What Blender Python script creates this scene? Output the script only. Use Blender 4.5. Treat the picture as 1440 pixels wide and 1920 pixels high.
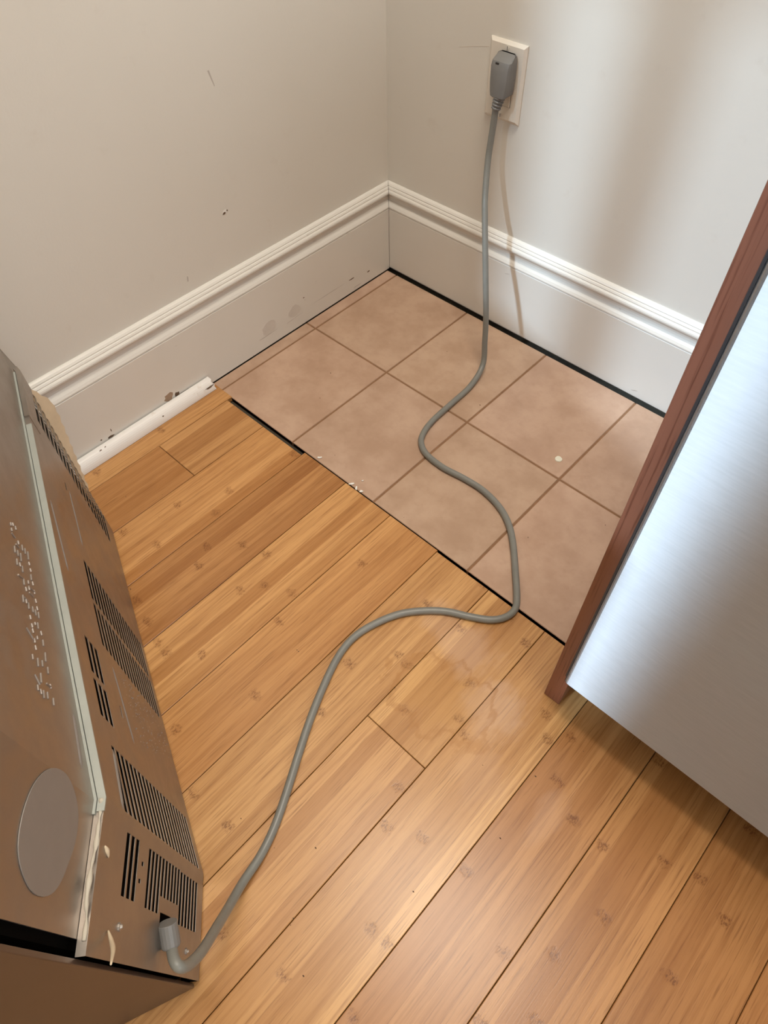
import bpy, bmesh, math, random
from mathutils import Vector, Matrix
random.seed(7)
for o in list(bpy.data.objects): bpy.data.objects.remove(o, do_unlink=True)
S = bpy.context.scene
COL = S.collection
# ------------------------------------------------------------------ camera
F_PX = 1286.79
CAM = Vector((0.936, -0.9966, 0.9102))
RIGHT = Vector((0.730614, 0.682560, -0.017736))
DOWN = Vector((0.538878, -0.592379, -0.598913))
FWD = Vector((-0.419301, 0.428017, -0.800617))
cd = bpy.data.cameras.new('camera'); cam = bpy.data.objects.new('camera', cd); COL.objects.link(cam)
cd.sensor_fit = 'VERTICAL'; cd.sensor_height = 36.0; cd.lens = F_PX / 1920 * 36.0
cd.clip_start = 0.02
cam.matrix_world = Matrix(((RIGHT.x, -DOWN.x, -FWD.x, CAM.x), (RIGHT.y, -DOWN.y, -FWD.y, CAM.y),
                           (RIGHT.z, -DOWN.z, -FWD.z, CAM.z), (0, 0, 0, 1)))
S.camera = cam
# ------------------------------------------------------------------ world, sun, lamps, exposure
wd = bpy.data.worlds.new('world'); S.world = wd; wd.use_nodes = True
bg = wd.node_tree.nodes['Background']; bg.inputs[0].default_value = (0.72, 0.84, 1.0, 1); bg.inputs[1].default_value = 1.0
SUN_AZ, SUN_EL = 0.20, math.radians(45)          # plan slope dx/dy of the beam, elevation
sd = bpy.data.lights.new('sun', 'SUN'); sd.energy = 2.7; sd.angle = math.radians(2.8); sd.color = (0.62, 0.82, 1.0)
so = bpy.data.objects.new('sun', sd); COL.objects.link(so)
_h = Vector((SUN_AZ, 1, 0)).normalized() * math.cos(SUN_EL)
so.rotation_euler = Vector((_h.x, _h.y, -math.sin(SUN_EL))).to_track_quat('-Z', 'Y').to_euler(); so.location = (-1, -4, 4)
def area(name, loc, tgt, sx, sy, power, color):
    l = bpy.data.lights.new(name, 'AREA'); l.shape = 'RECTANGLE'; l.size = sx; l.size_y = sy; l.energy = power; l.color = color
    o = bpy.data.objects.new(name, l); COL.objects.link(o); o.location = loc
    o.rotation_euler = (Vector(tgt) - Vector(loc)).to_track_quat('-Z', 'Y').to_euler(); return o
area('ceiling_lamp_light', (0.80, -0.60, 2.66), (0.80, -0.60, 0), 0.9, 0.45, 34.5, (1.0, 0.905, 0.785))
area('right_fill_light', (2.94, -0.95, 1.55), (0.6, -0.6, 0.7), 1.1, 1.1, 26, (0.86, 0.93, 1.0))  # added cool fill from the right, no window is seen there
vs = S.view_settings; vs.view_transform = 'Standard'; vs.look = 'None'; vs.gamma = 1.0; vs.exposure = 0.06
vs.use_curve_mapping = False

# ------------------------------------------------------------------ node helpers
class NT:
    def __init__(s, name):
        m = bpy.data.materials.new(name); m.use_nodes = True; s.m = m; s.t = m.node_tree
        s.b = s.t.nodes['Principled BSDF']
    def n(s, typ, **kw):
        x = s.t.nodes.new(typ)
        for k, v in kw.items(): setattr(x, k, v)
        return x
    def set(s, sock, v):
        if hasattr(v, 'is_output') or isinstance(v, bpy.types.NodeSocket): s.t.links.new(v, sock)
        elif isinstance(v, (tuple, list)) and len(v) == 3 and sock.type == 'RGBA': sock.default_value = (*v, 1)
        else: sock.default_value = v
    def math(s, op, a, b=0.0, c=None, clamp=False):
        x = s.n('ShaderNodeMath', operation=op); x.use_clamp = clamp
        s.set(x.inputs[0], a); s.set(x.inputs[1], b)
        if c is not None: s.set(x.inputs[2], c)
        return x.outputs[0]
    def vec(s, a=0.0, b=0.0, c=0.0):
        x = s.n('ShaderNodeCombineXYZ'); s.set(x.inputs[0], a); s.set(x.inputs[1], b); s.set(x.inputs[2], c); return x.outputs[0]
    def sep(s, v):
        x = s.n('ShaderNodeSeparateXYZ'); s.set(x.inputs[0], v); return x.outputs
    def noise(s, v, scale, detail=3.0, rough=0.55):
        x = s.n('ShaderNodeTexNoise'); s.set(x.inputs['Vector'], v); x.inputs['Scale'].default_value = scale
        x.inputs['Detail'].default_value = detail; x.inputs['Roughness'].default_value = rough; return x.outputs['Fac']
    def white(s, v):
        x = s.n('ShaderNodeTexWhiteNoise', noise_dimensions='3D'); s.set(x.inputs['Vector'], v); return x.outputs['Value']
    def ramp(s, v, lo, hi, a=0.0, b=1.0, smooth=True):
        x = s.n('ShaderNodeMapRange', interpolation_type='SMOOTHSTEP' if smooth else 'LINEAR'); s.set(x.inputs[0], v)
        for i, q in zip((1, 2, 3, 4), (lo, hi, a, b)): x.inputs[i].default_value = q
        return x.outputs[0]
    def mix(s, f, a, b, mode='MIX'):
        x = s.n('ShaderNodeMix', data_type='RGBA', blend_type=mode); s.set(x.inputs[0], f); s.set(x.inputs[6], a); s.set(x.inputs[7], b); return x.outputs[2]
    def bump(s, h, strength=0.2, dist=0.001):
        x = s.n('ShaderNodeBump'); x.inputs['Strength'].default_value = strength; x.inputs['Distance'].default_value = dist
        s.set(x.inputs['Height'], h); s.t.links.new(x.outputs[0], s.b.inputs['Normal'])
    def obj(s): return s.n('ShaderNodeTexCoord').outputs['Object']
    def pos(s): return s.n('ShaderNodeNewGeometry').outputs['Position']
    def out(s, col=None, rough=None, metal=None, spec=None):
        if col is not None: s.set(s.b.inputs['Base Color'], col)
        if rough is not None: s.set(s.b.inputs['Roughness'], rough)
        if metal is not None: s.set(s.b.inputs['Metallic'], metal)
        if spec is not None: s.set(s.b.inputs['Specular IOR Level'], spec)
        return s.m
def plain(name, col, rough=0.5, metal=0.0, spec=0.5, var=0.08, scale=60.0):
    t = NT(name); f = t.noise(t.obj(), scale, 3)
    c = t.mix(f, tuple(x * (1 - var) for x in col), tuple(min(1, x * (1 + var)) for x in col))
    return t.out(c, rough, metal, spec)
# ------------------------------------------------------------------ materials
def m_wall():
    t = NT('wall_paint'); p = t.pos()
    f = t.noise(p, 3.0, 4); g = t.noise(p, 26.0, 4)
    c = t.mix(f, (0.70, 0.675, 0.615), (0.735, 0.71, 0.655))
    c = t.mix(t.ramp(g, 0.62, 0.80, 0.0, 0.18), c, (0.56, 0.50, 0.43))
    t.bump(t.noise(p, 260.0, 3), 0.18, 0.0006)
    return t.out(c, 0.42, 0, 0.4)
def m_trim():
    t = NT('white_trim_paint'); p = t.pos()
    f = t.noise(p, 9.0, 4)
    c = t.mix(f, (0.72, 0.695, 0.64), (0.765, 0.745, 0.695))
    x = t.sep(p)
    d = t.noise(t.vec(t.math('MULTIPLY', x[0], 30), t.math('MULTIPLY', x[1], 30), t.math('MULTIPLY', x[2], 60)), 1.0, 5, 0.65)
    c = t.mix(t.ramp(d, 0.66, 0.74, 0.0, 0.35), c, (0.42, 0.37, 0.32))
    return t.out(c, 0.24, 0, 0.5)
def m_wood():
    t = NT('bamboo_plank'); o = t.obj(); x = t.sep(o)
    oi = t.n('ShaderNodeObjectInfo'); rnd = oi.outputs['Random']
    W = 0.0206
    sx = t.math('DIVIDE', t.math('ADD', x[0], 0.0515), W)
    sid = t.math('FLOOR', sx); fr = t.math('FRACT', sx)
    r50 = t.math('MULTIPLY', rnd, 57.3)
    wn = t.white(t.vec(sid, r50, 0.5))
    yo = t.math('ADD', x[1], r50)
    lon = t.noise(t.vec(t.math('MULTIPLY', sid, 7.1), t.math('MULTIPLY', yo, 1.6), r50), 1.0, 2)
    g1 = t.noise(t.vec(t.math('MULTIPLY', x[0], 170), t.math('MULTIPLY', yo, 5.0), r50), 1.0, 5, 0.6)
    g2 = t.noise(t.vec(t.math('MULTIPLY', x[0], 700), t.math('MULTIPLY', yo, 16.0), r50), 1.0, 3, 0.6)
    base = t.mix(t.ramp(t.math('MULTIPLY', t.math('ADD', t.math('MULTIPLY', wn, 1.3), lon), 0.43), 0.12, 0.82, 0.0, 1.0), (0.405, 0.19, 0.063), (0.595, 0.325, 0.130))
    c = t.mix(t.ramp(g1, 0.40, 0.68, 0.0, 0.55), base, (0.32, 0.135, 0.038))
    c = t.mix(t.ramp(g2, 0.53, 0.70, 0.0, 0.60), c, (0.23, 0.095, 0.028))
    # strip joints
    ed = t.math('ABSOLUTE', t.math('SUBTRACT', fr, 0.5))
    c = t.mix(t.ramp(ed, 0.475, 0.5, 0.0, 0.22), c, (0.22, 0.09, 0.03))
    # knuckles of the bamboo
    yy = t.math('ADD', t.math('DIVIDE', yo, 0.19), t.math('MULTIPLY', wn, 7.0))
    yid = t.math('FLOOR', yy); fy = t.math('FRACT', yy)
    w2 = t.white(t.vec(sid, yid, r50)); w3 = t.white(t.vec(yid, sid, t.math('ADD', r50, 3.7)))
    cy = t.math('ADD', 0.25, t.math('MULTIPLY', w2, 0.5))
    dy = t.math('DIVIDE', t.math('MULTIPLY', t.math('SUBTRACT', fy, cy), 0.19), 0.0075)
    dx = t.math('DIVIDE', t.math('MULTIPLY', t.math('SUBTRACT', fr, 0.5), W), 0.0105)
    kw = t.noise(t.vec(t.math('MULTIPLY', x[0], 190), t.math('MULTIPLY', yo, 110), r50), 1.0, 3, 0.7)
    e = t.math('ADD', t.math('SQRT', t.math('ADD', t.math('MULTIPLY', dx, dx), t.math('MULTIPLY', dy, dy))), t.math('MULTIPLY', t.math('SUBTRACT', kw, 0.5), 2.2))
    on = t.math('GREATER_THAN', w3, 0.52)
    kn = t.math('MULTIPLY', t.ramp(e, 0.35, 1.15, 1.0, 0.0), on)
    kt = t.noise(t.vec(t.math('MULTIPLY', x[0], 620), t.math('MULTIPLY', yo, 240), r50), 1.0, 3, 0.6)
    c = t.mix(t.math('MULTIPLY', kn, 0.30), c, (0.28, 0.115, 0.032))
    c = t.mix(t.math('MULTIPLY', kn, t.ramp(kt, 0.49, 0.57, 0.0, 0.66)), c, (0.155, 0.055, 0.016))
    # plank tone
    c = t.mix(1.0, c, oi.outputs['Color'], 'MULTIPLY')
    # whitish glare painted into the wood colour, and an old water stain in front of the cabinet panel
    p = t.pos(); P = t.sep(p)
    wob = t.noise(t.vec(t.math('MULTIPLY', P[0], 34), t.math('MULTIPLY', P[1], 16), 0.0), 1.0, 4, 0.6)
    glare = 0.0
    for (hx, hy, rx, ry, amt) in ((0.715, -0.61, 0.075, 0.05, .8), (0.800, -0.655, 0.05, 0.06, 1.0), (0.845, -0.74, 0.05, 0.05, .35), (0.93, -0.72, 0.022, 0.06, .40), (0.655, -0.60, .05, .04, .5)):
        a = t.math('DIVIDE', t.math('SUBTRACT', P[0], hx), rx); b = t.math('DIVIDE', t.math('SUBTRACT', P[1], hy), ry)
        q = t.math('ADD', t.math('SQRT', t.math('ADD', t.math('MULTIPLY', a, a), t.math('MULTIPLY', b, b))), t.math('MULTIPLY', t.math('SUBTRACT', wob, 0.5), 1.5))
        glare = t.math('MAXIMUM', glare, t.math('MULTIPLY', t.ramp(q, 0.30, 1.0, 1.0, 0.0), amt))
    c = t.mix(t.math('MULTIPLY', glare, 0.36), c, (0.66, 0.47, 0.36))
    a = t.math('DIVIDE', t.math('SUBTRACT', P[0], 0.735), 0.075); b = t.math('DIVIDE', t.math('SUBTRACT', P[1], -0.69), 0.055)
    q = t.math('ADD', t.math('SQRT', t.math('ADD', t.math('MULTIPLY', a, a), t.math('MULTIPLY', b, b))), t.math('MULTIPLY', t.math('SUBTRACT', wob, 0.5), 1.6))
    ring = t.math('MULTIPLY', t.ramp(q, 0.80, 0.97), t.ramp(q, 0.99, 1.10, 1.0, 0.0))
    c = t.mix(t.math('MULTIPLY', ring, 0.40), c, (0.36, 0.15, 0.03))
    c = t.mix(t.math('MULTIPLY', t.ramp(q, 0.5, 1.0, 1.0, 0.0), 0.25), c, (0.50, 0.25, 0.06))
    t.bump(t.math('ADD', t.math('MULTIPLY', g2, -0.6), t.math('MULTIPLY', t.math('MULTIPLY', kn, kt), -1.0)), 0.16, 0.0006)
    return t.out(c, t.math('ADD', 0.30, t.math('MULTIPLY', glare, 0.22)), 0, 0.42)
def m_tile():
    t = NT('tan_floor_tile'); p = t.pos(); oi = t.n('ShaderNodeObjectInfo')
    f = t.noise(p, 11.0, 5, 0.6); g = t.noise(p, 55.0, 4, 0.6); h = t.noise(p, 420.0, 2)
    c = t.mix(t.ramp(f, 0.3, 0.7), (0.435, 0.282, 0.192), (0.54, 0.372, 0.268))
    c = t.mix(t.ramp(g, 0.45, 0.75, 0.0, 0.30), c, (0.385, 0.245, 0.165))
    c = t.mix(t.ramp(h, 0.66, 0.78, 0.0, 0.25), c, (0.62, 0.47, 0.37))
    c = t.mix(1.0, c, oi.outputs['Color'], 'MULTIPLY')
    t.bump(g, 0.06, 0.0008)
    return t.out(c, t.ramp(f, 0.3, 0.7, 0.36, 0.46), 0, 0.5)
def m_cherry():
    t = NT('cherry_laminate'); x = t.sep(t.pos())
    g = t.noise(t.vec(t.math('MULTIPLY', x[0], 420), t.math('MULTIPLY', x[1], 420), t.math('MULTIPLY', x[2], 9)), 1.0, 4, 0.6)
    g2 = t.noise(t.vec(t.math('MULTIPLY', x[0], 60), t.math('MULTIPLY', x[1], 60), t.math('MULTIPLY', x[2], 3)), 1.0, 3)
    c = t.mix(g2, (0.235, 0.092, 0.060), (0.32, 0.138, 0.092))
    c = t.mix(t.ramp(g, 0.50, 0.68, 0.0, 0.7), c, (0.115, 0.036, 0.022))
    t.bump(g, 0.1, 0.0004)
    return t.out(c, 0.36, 0, 0.5)
def m_steel():
    t = NT('brushed_stainless'); p = t.pos(); x = t.sep(p)
    g = t.noise(t.vec(t.math('MULTIPLY', x[0], 45), t.math('MULTIPLY', x[1], 45), t.math('MULTIPLY', x[2], 420)), 1.0, 4, 0.6)
    g2 = t.noise(p, 7.0, 4)
    c = t.mix(g, (0.39, 0.39, 0.40), (0.49, 0.49, 0.50))
    t.bump(g, 0.10, 0.0004)
    r = t.math('ADD', t.ramp(g2, 0.3, 0.7, 0.47, 0.51), t.math('MULTIPLY', g, 0.05))
    t.b.inputs['Anisotropic'].default_value = 1.0            # grooves run sideways, so highlights smear up and down
    t.set(t.b.inputs['Tangent'], t.vec(0.0, 0.0, 1.0))
    return t.out(c, r, 0.9, 0.5)
def m_galv():
    t = NT('galvanised_sheet'); p = t.obj()
    g = t.noise(p, 30.0, 5, 0.6); g2 = t.noise(p, 5.0, 3); h = t.noise(p, 700, 2)
    c = t.mix(g, (0.335, 0.295, 0.26), (0.40, 0.36, 0.32))
    c = t.mix(t.math('MULTIPLY', h, 0.3), c, (0.29, 0.255, 0.22))
    t.bump(g2, 0.10, 0.004)
    return t.out(c, t.ramp(g, 0.3, 0.7, 0.34, 0.48), 0.85, 0.5)
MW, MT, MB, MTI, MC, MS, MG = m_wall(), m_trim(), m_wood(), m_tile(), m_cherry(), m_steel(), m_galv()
M_grout = plain('brown_grout', (0.25, 0.135, 0.07), 0.9, var=0.25, scale=90)
M_sub = plain('dark_subfloor', (0.06, 0.052, 0.038), 0.95, var=0.5, scale=80)
M_ceil = plain('ceiling_white', (0.80, 0.77, 0.72), 0.8)
M_black = plain('black_interior', (0.006, 0.0055, 0.005), 0.9, 0.0, 0.05)
M_rim = plain('dark_door_rim', (0.05, 0.05, 0.055), 0.5)
M_side = plain('brown_enamel', (0.115, 0.078, 0.058), 0.36, 0.45, 0.5, 0.10, 20)
M_ledge = plain('pale_galvanised_flange', (0.40, 0.42, 0.385), 0.5, 0.35, 0.5, 0.1, 40)
M_emb = plain('embossed_metal', (0.36, 0.315, 0.28), 0.6, 0.6)
M_oval = plain('matte_grey_oval', (0.33, 0.30, 0.275), 0.62, 0.45, 0.4, 0.05)
M_cream = plain('cream_insulation', (0.66, 0.54, 0.38), 0.8, var=0.15)
M_seal = plain('cream_sealant', (0.52, 0.47, 0.38), 0.7, var=0.12)
M_cord = plain('grey_rubber_cord', (0.205, 0.205, 0.185), 0.38, 0, 0.5, 0.10, 70)
M_plug = plain('grey_plug', (0.185, 0.18, 0.172), 0.45, 0, 0.5, 0.08, 60)
M_ivory = plain('ivory_plastic', (0.74, 0.69, 0.61), 0.32, 0, 0.5, 0.03)
M_slot = plain('dark_slot', (0.03, 0.027, 0.024), 0.6)
M_screw = plain('zinc_screw', (0.42, 0.38, 0.34), 0.5, 0.8)
M_scuff = plain('grey_scuff', (0.50, 0.46, 0.42), 0.5, var=0.15)
M_faint = plain('faint_scratch', (0.62, 0.57, 0.50), 0.5)
M_dark = plain('bare_wood_chip', (0.12, 0.075, 0.045), 0.9, var=0.5, scale=120)
M_tanchip = plain('tan_bare_plaster', (0.36, 0.25, 0.17), 0.9, var=0.3, scale=120)
M_flake = plain('white_paint_flake', (0.80, 0.78, 0.74), 0.6)
M_disc = plain('cream_disc', (0.74, 0.72, 0.60), 0.45)
M_qr = NT('chipped_white_moulding')
_f = M_qr.noise(M_qr.pos(), 38.0, 5, 0.65)
M_qr = M_qr.out(M_qr.mix(M_qr.ramp(_f, 0.60, 0.66, 0.0, 0.5), (0.80, 0.775, 0.74), (0.66, 0.58, 0.50)), 0.42)

# ------------------------------------------------------------------ mesh helpers
def obj(name, verts, faces, mat, parent=None, loc=None, smooth=False, bevel=0.0, seg=2):
    c = Vector((0, 0, 0)) if loc is None else Vector(loc)
    me = bpy.data.meshes.new(name); me.from_pydata([tuple(Vector(v) - c) for v in verts], [], faces)
    bm = bmesh.new(); bm.from_mesh(me); bmesh.ops.recalc_face_normals(bm, faces=bm.faces)
    if bevel > 0: bmesh.ops.bevel(bm, geom=list(bm.edges), offset=bevel, segments=seg, affect='EDGES', profile=0.5)
    bm.to_mesh(me); bm.free()
    if smooth:
        for p in me.polygons: p.use_smooth = True
    me.materials.append(mat)
    o = bpy.data.objects.new(name, me); COL.objects.link(o); o.location = c
    if parent: o.parent = parent
    return o
BF = [(0, 1, 3, 2), (4, 6, 7, 5), (0, 4, 5, 1), (2, 3, 7, 6), (0, 2, 6, 4), (1, 5, 7, 3)]
def boxv(x0, x1, y0, y1, z0, z1): return [(x, y, z) for x in (x0, x1) for y in (y0, y1) for z in (z0, z1)]
def box(name, x0, x1, y0, y1, z0, z1, mat, parent=None, bevel=0.0, seg=2, center=True):
    c = ((x0 + x1) / 2, (y0 + y1) / 2, (z0 + z1) / 2) if center else None
    return obj(name, boxv(x0, x1, y0, y1, z0, z1), BF, mat, parent, c, bevel=bevel, seg=seg)
def merged(name, parts, mat, parent=None, **k):
    V, Fc = [], []
    for v, f in parts:
        n = len(V); V += list(v); Fc += [tuple(i + n for i in q) for q in f]
    return obj(name, V, Fc, mat, parent, **k)
def spline(pts, n=10):
    P = [Vector(p) for p in pts]; P = [2 * P[0] - P[1]] + P + [2 * P[-1] - P[-2]]; out = []
    for i in range(1, len(P) - 2):
        a, b, c, d = P[i - 1], P[i], P[i + 1], P[i + 2]
        for k in range(n):
            t = k / n
            out.append(0.5 * ((2 * b) + (c - a) * t + (2 * a - 5 * b + 4 * c - d) * t * t + (3 * b - a - 3 * c + d) * t ** 3))
    out.append(P[-2]); return out
def tube(path, rad, seg=14, caps=True):
    V, Fc = [], []; n = len(path); up = Vector((0.31, 0.2, 0.9)).normalized(); prev = None
    for i, p in enumerate(path):
        t = (path[min(i + 1, n - 1)] - path[max(i - 1, 0)]).normalized()
        if prev is None: a = t.orthogonal().normalized()
        else: a = (prev - t * prev.dot(t)).normalized()
        prev = a; b = t.cross(a); r = rad[i] if isinstance(rad, (list, tuple)) else rad
        for k in range(seg):
            w = 2 * math.pi * k / seg; V.append(tuple(p + a * (r * math.cos(w)) + b * (r * math.sin(w))))
    for i in range(n - 1):
        for k in range(seg):
            k2 = (k + 1) % seg; Fc.append((i * seg + k, i * seg + k2, (i + 1) * seg + k2, (i + 1) * seg + k))
    if caps: Fc.append(tuple(range(seg))[::-1]); Fc.append(tuple(range((n - 1) * seg, n * seg)))
    return V, Fc
def ray(px): 
    return RIGHT * ((px[0] - 720) / F_PX) + DOWN * ((px[1] - 960) / F_PX) + FWD
def struct(o): o['kind'] = 'structure'; return o
def tag(o, label, cat, group=None):
    o['label'] = label; o['category'] = cat
    if group: o['group'] = group
    return o
def empty(name, loc, rz=0.0):
    o = bpy.data.objects.new(name, None); o.empty_display_size = 0.05; COL.objects.link(o); o.location = loc; o.rotation_euler = (0, 0, rz); return o

# ------------------------------------------------------------------ the room
WX, WY = -0.016, 0.016           # wall planes; the baseboard faces are x = 0 and y = 0
ZC = 2.75; YF = -1.90; XL, XR = -1.6, 3.0; STUB = -0.93
wall_back = struct(box('wall_back', XL, XR, WY, WY + 0.12, -0.012, ZC, MW))
wall_left = struct(box('wall_left', WX - 0.11, WX, STUB, WY, -0.012, ZC, MW))
struct(box('wall_far_left', XL - 0.1, XL, YF, WY, -0.012, ZC, MW))
struct(box('wall_right', XR, XR + 0.1, YF, WY, -0.012, ZC, MW))
struct(box('ceiling', XL - 0.1, XR + 0.1, YF - 0.1, WY + 0.12, ZC, ZC + 0.1, M_ceil))
# front wall behind the photographer, its unseen window openings shaped to band the sunlight
W1 = (-0.095, 0.075); W2 = (0.148, 0.655); WZ = (1.34, 2.66)
fw = []
for a, b, c, d in ((XL, W1[0], -0.012, ZC), (W1[1], W2[0], WZ[0], WZ[1]), (W2[1], XR, -0.012, ZC), (W1[0], W2[1], -0.012, WZ[0]), (W1[0], W2[1], WZ[1], ZC)):
    fw.append((boxv(a, b, YF - 0.06, YF, c, d), BF))
wall_front = struct(merged('wall_front', fw, MW))
w2 = []
for a, b, c, d in ((-1.56, -1.50, 0.94, 2.16), (-0.40, -0.34, 0.94, 2.16), (-1.50, -0.40, 0.94, 1.0), (-1.50, -0.40, 2.10, 2.16)):
    w2.append((boxv(XR - 0.03, XR, a, b, c, d), BF))
struct(merged('fill_light_frame', w2, MT))  # unseen frame added around the right-hand fill light
sill = struct(box('window_1', W1[0] - 0.03, W2[1] + 0.03, YF, YF + 0.02, WZ[0] - 0.03, WZ[0] - 0.004, MT, bevel=0.003))

# floor: subfloor, grout bed, tiles and planks
Y2 = -0.507
floor = struct(box('floor', XL, XR, YF, WY, -0.05, -0.012, M_sub, center=False))
box('grout', 0.0015, 1.62, Y2 + 0.001, -0.009, -0.011, -0.0014, M_grout, floor)
def slab(name, x0, x1, y0, y1, mat, ztop=0.0, ch=0.0007, thick=0.0095):
    z0 = ztop - thick
    v = [(x0, y0, z0), (x1, y0, z0), (x1, y1, z0), (x0, y1, z0), (x0, y0, ztop - ch), (x1, y0, ztop - ch), (x1, y1, ztop - ch), (x0, y1, ztop - ch),
         (x0 + ch, y0 + ch, ztop), (x1 - ch, y0 + ch, ztop), (x1 - ch, y1 - ch, ztop), (x0 + ch, y1 - ch, ztop)]
    f = [(3, 2, 1, 0), (8, 9, 10, 11)] + [(i, (i + 1) % 4, (i + 1) % 4 + 4, i + 4) for i in range(4)] + [(i + 4, (i + 1) % 4 + 4, (i + 1) % 4 + 8, i + 8) for i in range(4)]
    return obj(name, v, f, mat, floor, ((x0 + x1) / 2, (y0 + y1) / 2, z0))
X0, T, Y1, J = 0.0285, 0.2015, -0.2575, 0.0019
xs = [0.0016 - J] + [X0 + T * i for i in range(8)]
for i in range(len(xs) - 1):
    for (ya, yb) in ((Y1 + J, -0.0085), (Y2 + 0.001, Y1 - J)):
        o = slab('tile', xs[i] + J, xs[i + 1] - J, ya, yb, MTI, 0.0, 0.0009)
        k = random.uniform(0.95, 1.04); o.color = (k, k * random.uniform(0.985, 1.01), k * random.uniform(0.98, 1.01), 1)
PW = 0.1033; PX = 0.265; G = 0.00045
tones = {-3: (1.0, .98, .93), -2: (.93, .90, .86), -1: (1.06, 1.03, .98), 0: (.84, .76, .68), 1: (1.08, 1.07, 1.02), 2: (1.04, 1.0, .93),
         3: (1.05, 1.08, 1.08), 4: (1.08, 1.12, 1.1), 5: (1.07, 1.10, 1.10), 6: (.88, .80, .74), 7: (.90, .82, .74), 8: (.84, .75, .67), 9: (.84, .74, .66)}
ends = {-3: -0.5045, -2: -0.5165, -1: -0.5165, 0: -0.5085, 1: -0.5085, 2: -0.5085, 3: -0.5112, 4: -0.5112, 5: -0.5112, 6: -0.5112, 7: -0.5112}
butts = {-2: -0.674, 4: -0.777, 0: -1.50, 2: -1.42, 6: -1.25, 8: -1.1}
for k in range(-18, 26):
    x0, x1 = PX + k * PW + G, PX + (k + 1) * PW - G
    if x1 > XR: break
    ye = ends.get(k, -0.511)
    if x1 < 0.0: ye = STUB + 0.0
    if x1 < WX - 0.11: ye = WY - 0.01
    if x0 < 0.0 < x1: x0 = 0.0012
    if x0 < XL: continue
    cuts = [ye] + ([butts[k]] if k in butts else [random.uniform(-1.2, -1.7)] if k > 8 else []) + [YF + 0.002]
    for j in range(len(cuts) - 1):
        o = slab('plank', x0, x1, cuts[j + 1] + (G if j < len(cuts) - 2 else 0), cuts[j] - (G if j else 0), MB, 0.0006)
        c = tones.get(k, (1, .97, .93))
        if j: c = (1.05, 1.06, 1.06)
        if k == -2 and j: c = (.97, .92, .86)
        o.color = (*c, 1)

# baseboards: moulded profile (distance from wall, height), mitred in the corner
PROF = [(0.0, 0.004), (0.0160, 0.004), (0.0160, 0.1400), (0.0148, 0.1410), (0.0148, 0.1424), (0.0164, 0.1434), (0.0162, 0.1452), (0.0140, 0.1492),
        (0.0110, 0.1530), (0.0088, 0.1566), (0.0080, 0.1602), (0.0086, 0.1638), (0.0106, 0.1668), (0.0132, 0.1692), (0.0150, 0.1716), (0.0152, 0.1740), (0.0142, 0.1766),
        (0.0124, 0.1784), (0.0112, 0.1788), (0.0112, 0.1806), (0.0096, 0.1830), (0.0078, 0.1838), (0.0078, 0.1856), (0.0054, 0.1884), (0.0025, 0.1900), (0.0, 0.1904)]
def baseboard(name, axis, a, b):
    n = len(PROF); V = []
    for e, q in ((0, a), (1, b)):
        for d, z in PROF:
            if axis == 'x': V.append((q + (d + 0.0005 if e == 0 else 0), WY - d, z))
            else: V.append((WX + d, q - (d + 0.0005 if e == 0 else 0), z))
    Fc = [(i, (i + 1) % n, (i + 1) % n + n, i + n) for i in range(n)] + [tuple(range(n)), tuple(range(n, 2 * n))]
    return struct(obj(name, V, Fc, MT, None, V[0]))
bb_back = baseboard('baseboard_back', 'x', WX, 0.8335)
PROF[0] = (0.0, 0.0012); PROF[1] = (0.0160, 0.0012)
bb_left = baseboard('baseboard_left', 'y', WY, STUB)
def ragged(cx, cy, rx, ry, n, ang=0.0, rough=0.35):
    out = []
    for i in range(n):
        w = 2 * math.pi * i / n; r = 1 + random.uniform(-rough, rough)
        a, b = rx * r * math.cos(w), ry * r * math.sin(w)
        out.append((cx + a * math.cos(ang) - b * math.sin(ang), cy + a * math.sin(ang) + b * math.cos(ang)))
    return out
def patch(name, poly, fn, thick, mat, parent):
    n = len(poly); V = [fn(a, b, 0.0) for a, b in poly] + [fn(a, b, thick) for a, b in poly]
    Fc = [tuple(range(n)), tuple(range(n, 2 * n))] + [(i, (i + 1) % n, (i + 1) % n + n, i + n) for i in range(n)]
    o = obj(name, V, Fc, mat, None, V[0])
    if parent:
        o.parent = parent; o.matrix_parent_inverse = parent.matrix_world.inverted() if parent.type == 'EMPTY' else Matrix.Translation(-Vector(parent.location))
    return o
LB = lambda a, b, t: (0.0 + t, a, b)             # on the left baseboard face
LW = lambda a, b, t: (WX + t, a, b)              # on the left wall
BW = lambda a, b, t: (a, WY - t, b)              # on the back wall
BB = lambda a, b, t: (a, 0.0 - t, b)
for (y, z, ry, rz, m) in ((-0.600, 0.030, 0.010, 0.007, M_tanchip), (-0.583, 0.025, 0.006, 0.006, M_dark), (-0.565, 0.020, 0.016, 0.002, M_dark),
                          (-0.727, 0.025, 0.006, 0.003, M_dark), (-0.745, 0.030, 0.0015, 0.0012, M_dark), (-0.722, 0.037, 0.001, 0.004, M_dark)):
    patch('paint_chip', ragged(y, z, ry, rz, 11), LB, 0.0003, m, bb_left)
for (y, z, ry, rz, a) in ((-0.118, 0.0335, 0.0085, 0.0014, 0.03), (-0.068, 0.026, 0.0045, 0.0014, 0.05), (-0.190, 0.0335, 0.05, 0.0005, 0.0),
                          (-0.285, 0.0275, 0.022, 0.0006, 0.08), (-0.360, 0.0270, 0.022, 0.0007, 0.02), (-0.255, 0.060, 0.002, 0.001, 0), (-0.10, 0.009, 0.012, 0.0008, 0)):
    patch('scuff_mark', ragged(y, z, ry, rz, 10, a, 0.3), LB, 0.0002, M_dark if rz > 0.0012 or ry < 0.003 else M_scuff, bb_left)
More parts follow.
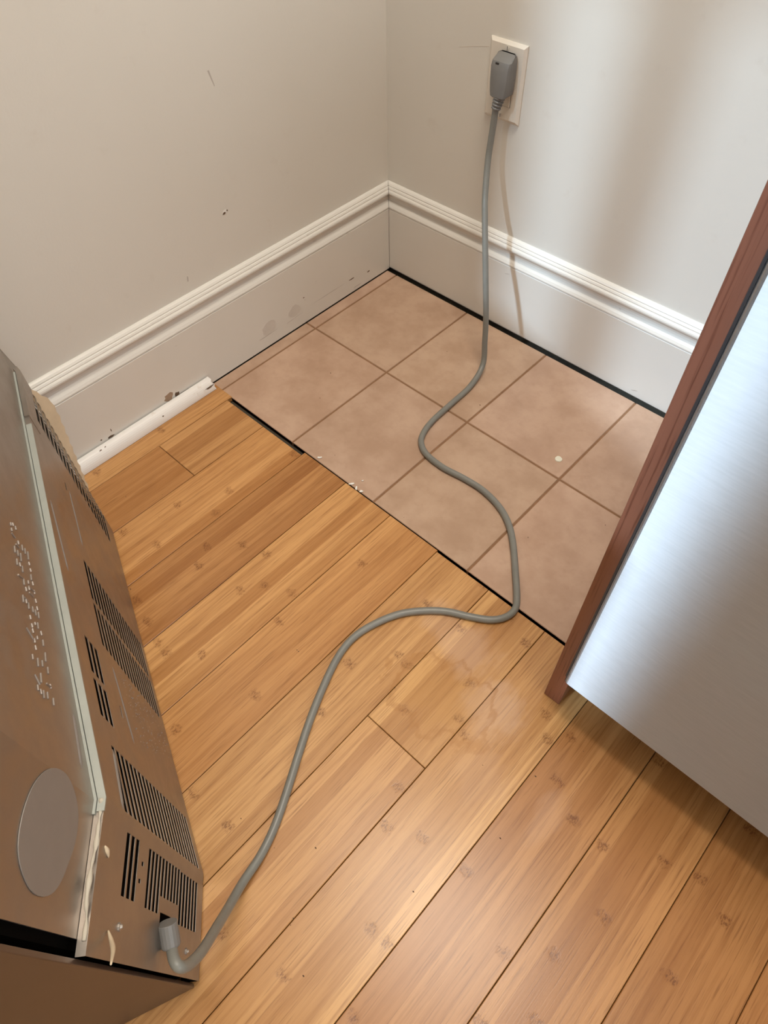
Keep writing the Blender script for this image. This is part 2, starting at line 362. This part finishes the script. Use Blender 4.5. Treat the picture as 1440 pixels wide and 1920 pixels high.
for (y, z, ry, rz) in ((-0.352, 0.042, 0.017, 0.014), (-0.282, 0.043, 0.016, 0.013)):
    patch('scuff_mark', ragged(y, z, ry, rz, 14, 0.1, 0.15), LB, 0.00015, plain('faint_smudge', (0.655, 0.62, 0.57), 0.35), bb_left)
for (x, z, rx, rz) in ((0.62, 0.017, 0.006, 0.0008), (0.70, 0.050, 0.004, 0.0006), (0.735, 0.020, 0.004, 0.0009), (0.745, 0.125, 0.004, 0.0007), (0.31, 0.125, 0.006, 0.0006)):
    patch('scuff_mark', ragged(x, z, rx, rz, 8, 0.3), BB, 0.0002, M_scuff, bb_back)
patch('nail_hole', ragged(-0.386, 0.293, 0.0042, 0.0030, 10, 0.3), LW, 0.0003, M_flake, wall_left)
patch('nail_hole', ragged(-0.388, 0.2915, 0.0026, 0.0016, 8, 0.3), LW, 0.0006, M_dark, wall_left)
patch('nail_hole', ragged(-0.381, 0.2935, 0.0014, 0.0012, 7), LW, 0.0006, M_dark, wall_left)
patch('scratch', [(-0.365, 0.500), (-0.362, 0.500), (-0.357, 0.478), (-0.358, 0.477)], LW, 0.0002, M_scuff, wall_left)
patch('scratch', ragged(-0.487, 0.2155, 0.0012, 0.006, 8, -0.2), LW, 0.0002, M_scuff, wall_left)
patch('scratch', [(0.1475, 0.4665), (0.178, 0.4745), (0.207, 0.4805), (0.207, 0.4799), (0.178, 0.4736), (0.148, 0.4660)], BW, 0.0002, M_faint, wall_back)

# quarter-round shoe moulding, broken off where the tiles begin
qy0, qy1 = -0.5135, STUB
arc = [(0.0022, 0.0008)] + [(0.0022 + 0.0178 * math.sin(w), 0.0008 + 0.0215 * math.cos(w)) for w in [math.pi / 2 * (1 - i / 9) for i in range(10)]]
V = []
for y in (qy0, qy0 - 0.004, qy1):
    for i, (x, z) in enumerate(arc): V.append((x, y + (0.0022 * math.sin(i * 1.9) if y == qy0 else 0), z + 0.0008))
n = len(arc)
Fc = [(r * n + i, r * n + (i + 1) % n, (r + 1) * n + (i + 1) % n, (r + 1) * n + i) for r in range(2) for i in range(n)] + [tuple(range(n)), tuple(range(2 * n, 3 * n))]
trim = struct(obj('trim_1', V, Fc, M_qr, None, (0.01, -0.6, 0.0)))
QF = lambda a, b, t: (0.0022 + (0.0180 + t) * math.sin(b), a, 0.0016 + (0.0217 + t) * math.cos(b))
for (y, w, ry, rw, m) in ((-0.523, 1.05, 0.009, 0.07, M_dark), (-0.630, 0.95, 0.002, 0.06, M_dark), (-0.757, 0.5, 0.0025, 0.05, M_dark), (-0.747, 0.45, 0.0015, 0.05, M_dark)):
    patch('paint_chip', ragged(y, w, ry, rw, 9, 0.0), QF, 0.0003, m, trim)

# ------------------------------------------------------------------ cabinet end panel and dishwasher on the right
cp = box('cabinet_panel', 0.8350, 0.8590, -0.590, 0.0145, 0.0008, 0.865, MC, bevel=0.0009)
tag(cp, 'tall red-brown wood-grain end panel standing on edge beside the stainless appliance', 'panel')
dw = empty('dishwasher', (1.155, -0.30, 0.0))
tag(dw, 'brushed stainless steel dishwasher front raised above the bamboo floor at right', 'dishwasher')
def child(o, par):
    o.parent = par; o.matrix_parent_inverse = Matrix.Translation(-Vector(par.location)) if par.rotation_euler.z == 0 else par.matrix_basis.inverted(); return o
child(box('door', 0.8555, 1.4520, -0.6050, -0.5985, 0.0965, 0.842, MS, bevel=0.0045, seg=4), dw)
child(box('door_rim', 0.8522, 1.4530, -0.5980, -0.5915, 0.1000, 0.838, M_rim, bevel=0.001), dw)
child(box('body', 0.8620, 1.4500, -0.5910, -0.030, 0.1050, 0.850, M_black), dw)
child(box('toe_kick', 0.8620, 1.4500, -0.535, -0.520, 0.0015, 0.1045, M_rim), dw)
for (x, y) in ((0.90, -0.48), (1.41, -0.48), (0.90, -0.08), (1.41, -0.08)):
    child(merged('leg', [tube([Vector((x, y, 0.0012)), Vector((x, y, 0.012)), Vector((x, y, 0.0121)), Vector((x, y, 0.1045))], [0.018, 0.018, 0.008, 0.008], 12)], M_rim), dw)

# ------------------------------------------------------------------ the range, turned with its back to the corner
P0 = Vector((0.6694, -1.0488, 0.0)); RA = math.radians(-22.5)
rng = empty('kitchen_range', P0, RA)
tag(rng, 'pulled-out kitchen range seen from its slotted galvanised steel back, at left', 'range')
Mr = Matrix.Translation(P0) @ Matrix.Rotation(RA, 4, 'Z'); Mri = Mr.inverted()
CA = math.radians(18.05); LC = 0.1057; MAIN = 0.55; TOP = 0.895; ZS = 0.345; LED = 0.0075
def prof(s, off=0.0):
    """arc length s along the back sheet (0 = near fold, -MAIN = far fold) -> local x, y, set in by off"""
    k = off * math.tan(CA / 2)
    if s > 0: x, y, nx, ny = s * math.cos(CA), -s * math.sin(CA), math.sin(CA), math.cos(CA)
    elif s < -MAIN:
        e = -MAIN - s; x, y, nx, ny = -MAIN - e * math.cos(CA), -e * math.sin(CA), -math.sin(CA), math.cos(CA)
    else: x, y, nx, ny = s, 0, 0, 1
    if s == 0: return (-k, -off)
    if s == -MAIN: return (-MAIN + k, -off)
    return (x - nx * off, y - ny * off)
def L(px, off=0.0, near=None):
    """photo pixel -> (s, z) on the back sheet"""
    d = Mri.to_3x3() @ ray(px); o = Mri @ CAM
    nn = Vector((0, 1, 0)) if not near else Vector((math.sin(CA), math.cos(CA), 0))
    q0 = Vector((0, 0, 0)) - nn * off
    t = (q0 - o).dot(nn) / d.dot(nn); q = o + d * t
    if not near: return q.x, q.z
    v = Vector((math.cos(CA), -math.sin(CA), 0)); return (q - q0).dot(v), q.z
slots = []
def col(s0, s1, h1, h0, n, fill=0.70):
    p = (h1 - h0) / (n - 1)
    for i in range(n): slots.append((s0, s1, h1 - i * p - p * fill / 2, h1 - i * p + p * fill / 2))
col(-0.603, -0.492, 0.308, 0.052, 19)
col(-0.3205, -0.2635, 0.238, 0.026, 18); col(-0.2575, -0.2005, 0.238, 0.026, 18)
col(-0.178, -0.1365, 0.302, 0.275, 3); col(-0.1295, -0.090, 0.302, 0.275, 3)
col(-0.0640, -0.0020, 0.290, 0.030, 21)
col(0.0125, 0.0605, 0.281, 0.255, 3)
col(0.0130, 0.0612, 0.2170, 0.1830, 4); col(0.0130, 0.0460, 0.1715, 0.1140, 6); col(0.0140, 0.0625, 0.1020, 0.0370, 6)
for px, r in (((267, 1620), 0.003), ((261, 1652), 0.003), ((255, 1628), 0.0015)):
    s, z = L(px, 0, True); slots.append((s - r * .6, s + r * .6, z - r, z + r))
for px in ((123, 1412 - 500), (227, 1335)):
    s, z = L(px, 0); slots.append((s - 0.007, s + 0.007, z - 0.002, z + 0.002))
slots.append((0.0590, 0.0700, 0.1330, 0.1720))
ZB = 0.006
sb = sorted({round(v, 5) for q in slots for v in q[:2]} | {-MAIN - LC, -MAIN, 0.0, LC}); hb = sorted({round(v, 5) for q in slots for v in q[2:]} | {ZB, ZS})
V, Fc, idx = [], [], {}
def vid(s, h):
    if (s, h) not in idx:
        x, y = prof(s); idx[(s, h)] = len(V); V.append((x, y, h))
    return idx[(s, h)]
for i in range(len(sb) - 1):
    for j in range(len(hb) - 1):
        cs, ch = (sb[i] + sb[i + 1]) / 2, (hb[j] + hb[j + 1]) / 2
        if any(a < cs < b and c < ch < d for a, b, c, d in slots): continue
        Fc.append((vid(sb[i], hb[j]), vid(sb[i + 1], hb[j]), vid(sb[i + 1], hb[j + 1]), vid(sb[i], hb[j + 1])))
lower = obj('lower_back_panel', V, Fc, MG, rng)
md = lower.modifiers.new('thickness', 'SOLIDIFY'); md.thickness = 0.0006; md.offset = 0.0
SS = [-MAIN - LC, -MAIN, 0.0, LC]
def band(name, rows, mat, slist=SS, thick=0.0, close=False):
    """sheet swept along the back: rows = [(inset, height)...]"""
    V, Fc = [], []; n = len(rows)
    for s in slist:
        for off, h in rows:
            x, y = prof(s, off); V.append((x, y, h))
    for i in range(len(slist) - 1):
        for j in range(n if close else n - 1):
            Fc.append((i * n + j, i * n + (j + 1) % n, (i + 1) * n + (j + 1) % n, (i + 1) * n + j))
    if close: Fc += [tuple(range(n)), tuple(range((len(slist) - 1) * n, len(slist) * n))]
    return obj(name, V, Fc, mat, rng)
SU = [-MAIN - LC + .010, -MAIN, 0.0, LC - 0.011]
band('upper_back_panel', [(LED, ZS - 0.004), (LED, TOP), (LED + 0.0012, TOP), (LED + 0.0012, ZS - 0.004)], MG, SU, close=True)
band('seam_ledge', [(0.0002, ZS - 0.0014), (0.0002, ZS - 0.0004), (LED - 0.0003, ZS - 0.0004), (LED - 0.0003, ZS - 0.0014)], MG, SS, close=True)
band('seam_flange', [(-0.0015, ZS + 0.0002), (-0.0015, ZS + 0.0022), (LED * 0.62, ZS + 0.0022), (LED * 0.62, ZS + 0.0002)], M_ledge, [-MAIN + 0.10, 0.0, 0.010], close=True)
band('seam_flange', [(LED * 0.70, ZS - 0.001), (LED * 0.70, ZS + 0.0030), (LED * 0.99, ZS + 0.0030), (LED * 0.99, ZS - 0.001)], M_ledge, [-MAIN, 0.0, 0.012], close=True)
band('seam_flange', [(-0.0008, ZS - 0.030), (-0.0008, ZS + 0.0022), (LED * 0.62, ZS + 0.0022), (LED * 0.62, ZS - 0.03)], MG, [-MAIN - .01, -MAIN, -MAIN + 0.085], close=True)
# ragged sealant bead that fills the seam towards the near corner
pts = []
for px in ((190, 1496), (193, 1512), (189, 1535), (184, 1560), (181, 1588), (174, 1612), (168, 1645), (162, 1690), (165, 1725), (172, 1768)):
    s, z = L(px, 0.002, True); x, y = prof(max(s, 0.0005), 0.002); pts.append(Vector((x, y, max(z, ZS + 0.0005))))
pth = spline(pts, 6)
merged('sealant', [tube(pth, [0.0015 + 0.0004 * math.sin(i * 0.9) + 0.0005 * math.sin(i * .37) for i in range(len(pth))], 8)], M_seal, rng, smooth=True)
# pressed ribs, a lighter grey standing in for the reflection along them
def rib(pa, pb, off, near, w=0.0045):
    a, b = L(pa, off, near), L(pb, off, near); pth = []
    for i in range(9):
        t = i / 8; s = a[0] + (b[0] - a[0]) * t; z = a[1] + (b[1] - a[1]) * t; x, y = prof(s, off + w * 0.74); pth.append(Vector((x, y, z)))
    merged('pressed_rib', [tube(pth, [w * 0.7 if i in (0, 8) else w for i in range(9)], 12)], M_oval, rng, smooth=True)
rib((128, 915), (156, 1030), 0.0, False); rib((208, 1242), (254, 1404), 0.0, False); rib((92, 930), (130, 1080), 0.0, False)
rib((137, 1335), (154, 1444), LED, False); rib((212, 1405), (232, 1520), -0.0004, False, 0.004)
# embossed lettering, as far as its strokes show (worn two-line stamp)
st = []
def stroke(a, b, w=0.0008):
    A, B = L(a, LED), L(b, LED); (s0, z0), (s1, z1) = A, B
    if abs(s1 - s0) < 0.0022 and abs(z1 - z0) < 0.003: s0 -= 0.0012; s1 += 0.0012
    pa = Vector((*prof(s0, LED - 0.0003), z0)); pb = Vector((*prof(s1, LED - 0.0003), z1))
    st.append(tube([pa, pb], w, 6))
A4 = [(190, 195, 250), (205, 290, 350), (228, 215, 235), (275, 275, 305), (325, 540, 570), (260, 620, 735), (315, 695, 795), (370, 750, 890), (395, 600, 700), (445, 660, 760),
      (500, 720, 860), (300, 850, 960), (355, 935, 965), (400, 980, 1090), (520, 920, 945), (545, 1040, 1060), (555, 1130, 1235), (425, 1210, 1320), (505, 1240, 1300), (465, 1375, 1410),
      (520, 1360, 1410), (585, 1275, 1305), (612, 1430, 1460), (410, 1500, 1630), (468, 1595, 1625), (510, 1640, 1750), (640, 1590, 1620), (665, 1725, 1755), (585, 1710, 1810), (635, 1770, 1870), (688, 1810, 1920)]
A5 = [(350, 155, 185), (380, 305, 335), (435, 260, 310), (485, 270, 380), (395, 395, 430), (545, 440, 475), (475, 510, 570), (425, 575, 605), (578, 580, 690), (445, 700, 735), (620, 810, 970),
      (390, 840, 930), (485, 910, 1060), (565, 950, 1060), (665, 1070, 1190), (540, 1180, 1350), (712, 1400, 1430), (485, 1390, 1490), (540, 1490, 1530), (590, 1490, 1630), (660, 1520, 1640), (765, 1630, 1760)]
for lst, ox, oy in ((A4, 0, 960), (A5, 20, 1140)):
    for x, y0, y1 in lst: stroke((ox + (x - 6) / 9.6, oy + y0 / 9.6), (ox + (x + 6) / 9.6, oy + y1 / 9.6))
for x0, y0, x1, y1, ox, oy in ((205, 380, 270, 470, 0, 960), (280, 580, 340, 650, 0, 960), (320, 1130, 400, 1190, 0, 960), (510, 1340, 610, 1440, 0, 960), (430, 1540, 500, 1600, 0, 960), (520, 1450, 600, 1530, 0, 960),
                               (280, 360, 400, 560, 20, 1140), (430, 1200, 520, 1380, 20, 1140), (640, 1360, 720, 1430, 20, 1140)):
    stroke((ox + x0 / 9.6, oy + y0 / 9.6), (ox + x1 / 9.6, oy + y1 / 9.6), 0.0007)
em = merged('embossed_lettering', st, M_emb, rng); em['kind'] = 'stuff'
# stippled stamp on the lower panel
dots = []
def quad(u, v):
    a, b, c, d = [Vector(q) for q in ((224, 1262), (262, 1296), (336, 1432), (262, 1398))]
    return (a * (1 - u) * (1 - v) + b * u * (1 - v) + c * u * v + d * (1 - u) * v)
for i in range(170):
    q = quad(random.random(), random.random() ** 0.9); s, z = L((q.x, q.y), 0.0); r = random.uniform(0.0006, 0.0011)
    if not (-0.2 < s < -0.003): continue
    V = [(s - r, 0.0005, z), (s, 0.0005, z - r), (s + r, 0.0005, z), (s, 0.0005, z + r), (s, 0.0005 + r * .8, z)]
    dots.append((V, [(0, 1, 4), (1, 2, 4), (2, 3, 4), (3, 0, 4)]))
em2 = merged('embossed_dots', dots, M_emb, rng); em2['kind'] = 'stuff'
# matte oval pressed in the upper panel at the bent corner
ov = [(100, 1440), (122, 1452), (138, 1485), (145, 1530), (141, 1570), (133, 1600), (113, 1652), (95, 1676), (75, 1681), (55, 1668), (38, 1630), (32, 1585), (40, 1530), (57, 1480), (78, 1450)]
ov = [(q.x, q.y) for q in spline([(*q, 0) for q in ov[-1:] + ov + ov[:2]], 4)[4:-4 - 1]]
V = []
for o_ in (LED - 0.0002, LED - 0.0009):
    for q in ov:
        s, z = L(q, LED, True); c_, s_ = math.cos(CA), math.sin(CA); k = LED * math.tan(CA / 2)
        b0 = Vector((-math.sin(CA) * LED, -math.cos(CA) * LED, 0)); pt = b0 + Vector((c_, -s_, 0)) * s + Vector((s_, c_, 0)) * (LED - o_)
        V.append((pt.x, pt.y, z))
n = len(ov)
obj('oval_plate', V, [tuple(range(n)), tuple(range(n, 2 * n))] + [(i, (i + 1) % n, (i + 1) % n + n, i + n) for i in range(n)], M_oval, rng)
# screws, torn fibre, foam crumb
def nearpt(px, off):
    s, z = L(px, off, True); b0 = Vector((-math.sin(CA) * off, -math.cos(CA) * off, 0)); q = b0 + Vector((math.cos(CA), -math.sin(CA), 0)) * s; return Vector((q.x, q.y, z))
NV = Vector((math.sin(CA), math.cos(CA), 0))
for px in ((222, 1738), (348, 1784)):
    q = nearpt(px, 0); merged('screw', [tube([q, q + NV * 0.0018, q + NV * 0.0019, q + NV * 0.0036], [0.0034, 0.0034, 0.0022, 0.0012], 10)], M_screw, rng, smooth=False)
q = [nearpt(p_, o_) for p_, o_ in (((203, 1745), -0.001), ((209, 1765), -0.006), ((212, 1782), -0.012), ((208, 1808), -0.018))]
pth = spline(q, 5); merged('torn_fibre', [tube(pth, [0.0008 + 0.0011 * math.sin(math.pi * i / (len(pth) - 1)) for i in range(len(pth))], 6)], M_cream, rng, smooth=True)
q = [nearpt(p_, -0.001) for p_ in ((197, 1586), (201, 1596), (204, 1608))]
merged('foam_crumb', [tube(spline(q, 3), [0.0005, 0.0012, 0.0018, 0.002, 0.0016, 0.0011, 0.0005], 6)], M_cream, rng, smooth=True)
# cream insulation flap sticking out behind the far fold
V, Fc = [], []; N = 22
for i in range(N + 1):
    t = i / N; h = 0.312 - 0.205 * t
    w = 0.022 * min(1, t * 5 + 0.15) * (1.0 - 0.80 * max(0, t - 0.30) / 0.70) + 0.0022 * (i % 2)
    for (a, b) in ((0.0, 0.0), (w * 0.55, 0.35 * w), (w, 0.42 * w), (w * .98, 0.34 * w), (w * .5, 0.22 * w), (0.0, -0.003)):
        V.append((-MAIN - 0.004 - a * 0.55, -0.004 + a * 0.62 + b * 0.2, h))
for i in range(N):
    for k in range(6): Fc.append((i * 6 + k, i * 6 + (k + 1) % 6, (i + 1) * 6 + (k + 1) % 6, (i + 1) * 6 + k))
Fc += [tuple(range(6)), tuple(range(N * 6, N * 6 + 6))]
obj('insulation_flap', V, Fc, M_cream, rng)
# body, sides and cooktop
IN = 0.016
lowpoly = [prof(-MAIN - LC + .006, IN), prof(-MAIN, IN), prof(0.0, IN), prof(LC - 0.006, IN)]
xe0, xe1 = prof(-MAIN - LC)[0], prof(LC)[0]
DEP = -0.60
bp = lowpoly + [(xe1 - 0.010, DEP + 0.02), (xe0 + 0.010, DEP + 0.02)]
n = len(bp)
obj('body', [(x, y, 0.012) for x, y in bp] + [(x, y, TOP - 0.012) for x, y in bp], [tuple(range(n)), tuple(range(n, 2 * n))] + [(i, (i + 1) % n, (i + 1) % n + n, i + n) for i in range(n)], M_black, rng)
tp = [prof(q, 0.0015) for q in SS] + [prof(q, IN + 0.002) for q in SS[::-1]]
n = len(tp)
obj('base_tray', [(x, y, 0.0075) for x, y in tp] + [(x, y, 0.0115) for x, y in tp], [tuple(range(n)), tuple(range(n, 2 * n))] + [(i, (i + 1) % n, (i + 1) % n + n, i + n) for i in range(n)], M_black, rng)
def lbox(name, x0, x1, y0, y1, z0, z1, mat, bevel=0.0):
    return obj(name, boxv(x0, x1, y0, y1, z0, z1), BF, mat, rng, bevel=bevel)
ye = prof(LC)[1]
lbox('side_panel', xe1 - 0.0010, xe1 + 0.0035, DEP, ye - 0.0060, 0.004, TOP, M_side, 0.0006)
lbox('side_panel', xe0 - 0.0035, xe0 + 0.0010, DEP, ye - 0.0060, 0.004, TOP, M_side, 0.0006)
lbox('cooktop', xe0 - 0.0035, xe1 + 0.0035, DEP - 0.03, -0.034, TOP + 0.0005, TOP + 0.018, M_rim, 0.003)
lbox('oven_door', xe0 + 0.01, xe1 - 0.01, DEP - 0.035, DEP - 0.002, 0.22, 0.78, M_rim, 0.004)
lbox('drawer', xe0 + 0.01, xe1 - 0.01, DEP - 0.03, DEP - 0.002, 0.03, 0.21, M_rim, 0.004)

# ------------------------------------------------------------------ wall outlet
OX, OZ = 0.2463, 0.4397
wo = empty('wall_outlet', (OX, WY, OZ))
tag(wo, 'ivory wall outlet plate with a grey plug in it above the baseboard', 'outlet')
hw, hh = 0.035, 0.0572
def plate(name, hw, hh, ch, y0, y1, mat, x=OX, z=OZ):
    V = [(x + a * hw, y0, z + b * hh) for a, b in ((-1, -1), (1, -1), (1, 1), (-1, 1))] + [(x + a * hw, y0 - (y0 - y1) * 0.35, z + b * hh) for a, b in ((-1, -1), (1, -1), (1, 1), (-1, 1))] + \
        [(x + a * (hw - ch), y1, z + b * (hh - ch)) for a, b in ((-1, -1), (1, -1), (1, 1), (-1, 1))]
    Fc = [(0, 1, 2, 3), (8, 9, 10, 11)] + [(i, (i + 1) % 4, (i + 1) % 4 + 4, i + 4) for i in range(4)] + [(i + 4, (i + 1) % 4 + 4, (i + 1) % 4 + 8, i + 8) for i in range(4)]
    return child(obj(name, V, Fc, mat, None, (x, y0, z)), wo)
plate('cover_plate', hw, hh, 0.0045, WY - 0.0002, WY - 0.0060, M_ivory)
plate('insert_shadow_gap', 0.0170, 0.0338, 0.0003, WY - 0.0058, WY - 0.0063, M_slot)
rc = plate('receptacle', 0.0163, 0.0331, 0.0008, WY - 0.0061, WY - 0.0078, M_ivory)
for dz in (0.0485, -0.0485):
    c = child(merged('screw', [tube([Vector((OX, WY - 0.0055, OZ + dz)), Vector((OX, WY - 0.0066, OZ + dz))], 0.0030, 12)], M_ivory), wo)
    child(box('screw_slot', OX - 0.0004, OX + 0.0004, WY - 0.00685, WY - 0.0064, OZ + dz - 0.0026, OZ + dz + 0.0026, M_slot), c)
for (dx, dz, w, h) in ((-0.0062, -0.017, 0.0011, 0.0042), (0.0062, -0.017, 0.0011, 0.0036), (0.0, -0.0265, 0.0024, 0.0022)):
    child(box('slot', OX + dx - w, OX + dx + w, WY - 0.0081, WY - 0.0074, OZ + dz - h, OZ + dz + h, M_slot), rc)

# ------------------------------------------------------------------ power cord with plug
pc = empty('power_cord', (0.3827, -0.2461, 0.0))
tag(pc, 'grey power cord snaking from the wall outlet across tile and bamboo to the range', 'cord')
def aty(px, y): d = ray(px); return CAM + d * ((y - CAM.y) / d.y)
def atz(px, z): d = ray(px); return CAM + d * ((z - CAM.z) / d.z)
CR = 0.0054
path = [aty(q, y) for q, y in (((930, 199), -0.0125), ((927, 220), -0.0128), ((921, 260), -0.016), ((915, 300), -0.023), ((910, 360), -0.043), ((909, 400), -0.058), ((910, 480), -0.084),
                               ((911, 560), -0.104), ((911, 600), -0.112), ((909, 640), -0.121), ((905, 685), -0.136))]
zf = CR + 0.0002
path += [atz(q, zf) for q in ((882, 724), (845, 758), (810, 790), (793, 814), (790, 832), (800, 852), (830, 876), (870, 897), (905, 919), (935, 949), (953, 981), (962, 1020), (967, 1080), (969, 1122),
                              (965, 1143), (948, 1157), (920, 1162), (880, 1156), (840, 1147), (800, 1145), (750, 1151), (700, 1171), (660, 1198), (630, 1238), (600, 1302), (577, 1362), (558, 1420), (536, 1490), (514, 1552))]
path += [atz((488, 1605), 0.008), atz((455, 1655), 0.018), atz((428, 1702), 0.045), atz((403, 1744), 0.085)]
bq = Mr @ nearpt((314, 1731), -0.007)
path += [atz((378, 1784), 0.125), atz((355, 1808), 0.150), atz((338, 1813), 0.165), atz((327, 1800), 0.166)]
be = atz((321, 1774), 0.158)
path += [be]
cable = spline(path, 9)
child(merged('cable', [tube(cable, CR, 14)], M_cord, None, smooth=True), pc)
bd = (be - bq).normalized()
bs = child(merged('strain_bushing', [tube([bq - bd * 0.0005, bq, be - bd * 0.002, be, be + bd * 0.0006], [0.0088, 0.0092, 0.0092, 0.0086, 0.005], 18)], M_plug, None), pc)
# flat right-angle plug hugging the outlet, tapering to ribbed strain relief
cx = 0.2505
rows = [(0.4840, 0.0125, 0.004), (0.4825, 0.0165, 0.001), (0.4760, 0.0178, -0.0115), (0.4690, 0.0178, -0.0150), (0.4500, 0.0168, -0.0170), (0.4350, 0.0152, -0.0185), (0.4285, 0.0138, -0.0190), (0.4270, 0.0118, -0.0180)]
V, Fc = [], []; m = 10
for z, w, yf in rows:
    yb = 0.0072; r = min(0.005, w * 0.4)
    ring = [(-w, yb), (-w, (yb + yf) / 2), (-w, yf + r), (-w + r * 0.3, yf + r * 0.3), (-w + r, yf), (w - r, yf), (w - r * 0.3, yf + r * 0.3), (w, yf + r), (w, (yb + yf) / 2), (w, yb)]
    for a, b in ring: V.append((cx + a + (0.482 - z) * 0.06, b, z))
for i in range(len(rows) - 1):
    for k in range(m): Fc.append((i * m + k, i * m + (k + 1) % m, (i + 1) * m + (k + 1) % m, (i + 1) * m + k))
Fc += [tuple(range(m)), tuple(range((len(rows) - 1) * m, len(rows) * m))]
pl = child(obj('plug', V, Fc, M_plug, None, (cx, -0.005, 0.45), smooth=True), pc)
md = pl.modifiers.new('round', 'BEVEL'); md.width = 0.0016; md.segments = 3; md.limit_method = 'ANGLE'; md.angle_limit = math.radians(25); md.harden_normals = True
child(box('plug_mark', cx - 0.0075, cx - 0.0015, -0.0136, -0.0120, 0.4715, 0.4745, M_slot), pl)
c0 = Vector((cx + 0.0040, -0.0095, 0.4275)); c1 = path[0] + (path[1] - path[0]) * 0.3
rr, pp = [], []
for i in range(13):
    pp.append(c0 + (c1 - c0) * (i / 12)); rr.append((0.0098 - 0.0020 * i / 12) * (1.0 if i % 3 else 0.80))
child(merged('strain_relief', [tube(pp, rr, 14)], M_plug, None), pc)

# ------------------------------------------------------------------ small things on the floor
d = atz((1047, 861), 0.0)
pv = ragged(0, 0, 0.0066, 0.0064, 18, 0, 0.06)
ds = obj('white_disc', [(d.x + a, d.y + b, 0.0002) for a, b in pv] + [(d.x + a * .92, d.y + b * .92, 0.0014) for a, b in pv],
         [tuple(range(18)), tuple(range(18, 36))] + [(i, (i + 1) % 18, (i + 1) % 18 + 18, i + 18) for i in range(18)], M_disc, None, (d.x, d.y, 0.0002))
tag(ds, 'small round cream-white disc lying on a tan tile', 'disc')
FL = lambda z0: (lambda a, b, t: (a, b, z0 + t))
def flake(px, r, lab):
    q = atz(px, 0.0); o = patch('paint_flake', ragged(q.x, q.y, r, r * 0.6, 9, random.uniform(0, 3), 0.45), FL(0.0009), 0.0009, M_flake, None)
    tag(o, lab, 'paint flake', 'white paint flakes where the tile meets the bamboo floor')
for px, r, lab in (((599, 859), 0.0038, 'lone white paint flake on the tile edge beside the darkest bamboo plank'),
                   ((659, 908), 0.0048, 'largest white paint flake where a tan tile meets the bamboo planks'),
                   ((668, 916), 0.0040, 'white paint flake just right of the largest flake on the tile joint'),
                   ((677, 922), 0.0032, 'rightmost white paint flake on the joint between tile and bamboo'),
                   ((680, 902), 0.0018, 'tiny white paint speck lying on the tile above the flake cluster')):
    flake(px, r, lab)
cr = []
for (x, y) in ((600, 747), (628, 854), (757, 971), (557, 1219), (560, 1222), (569, 1830), (545, 1735), (550, 1722), (990, 1008), (1135, 985), (305, 928), (298, 970), (236, 932), (245, 1105), (515, 1590), (452, 1535), (775, 1672),
               (592, 1590), (905, 1435), (1094, 1409), (938, 1572), (1004, 1456), (740, 1290), (700, 730), (620, 700), (838, 660), (900, 760)):
    q = atz((x, y), 0.0); r = random.uniform(0.0007, 0.0016); z = 0.0008
    cr.append(([(q.x - r, q.y, z), (q.x, q.y - r * .6, z), (q.x + r, q.y, z), (q.x, q.y + r * .6, z), (q.x, q.y, z + r * .7)], [(0, 1, 4), (1, 2, 4), (2, 3, 4), (3, 0, 4), (3, 2, 1, 0)]))
o = merged('floor_crumbs', cr, M_dark, None, loc=(0.5, -0.6, 0.0)); o['kind'] = 'stuff'
tag(o, 'scattered tiny dark crumbs on the tile and bamboo floor', 'crumbs')
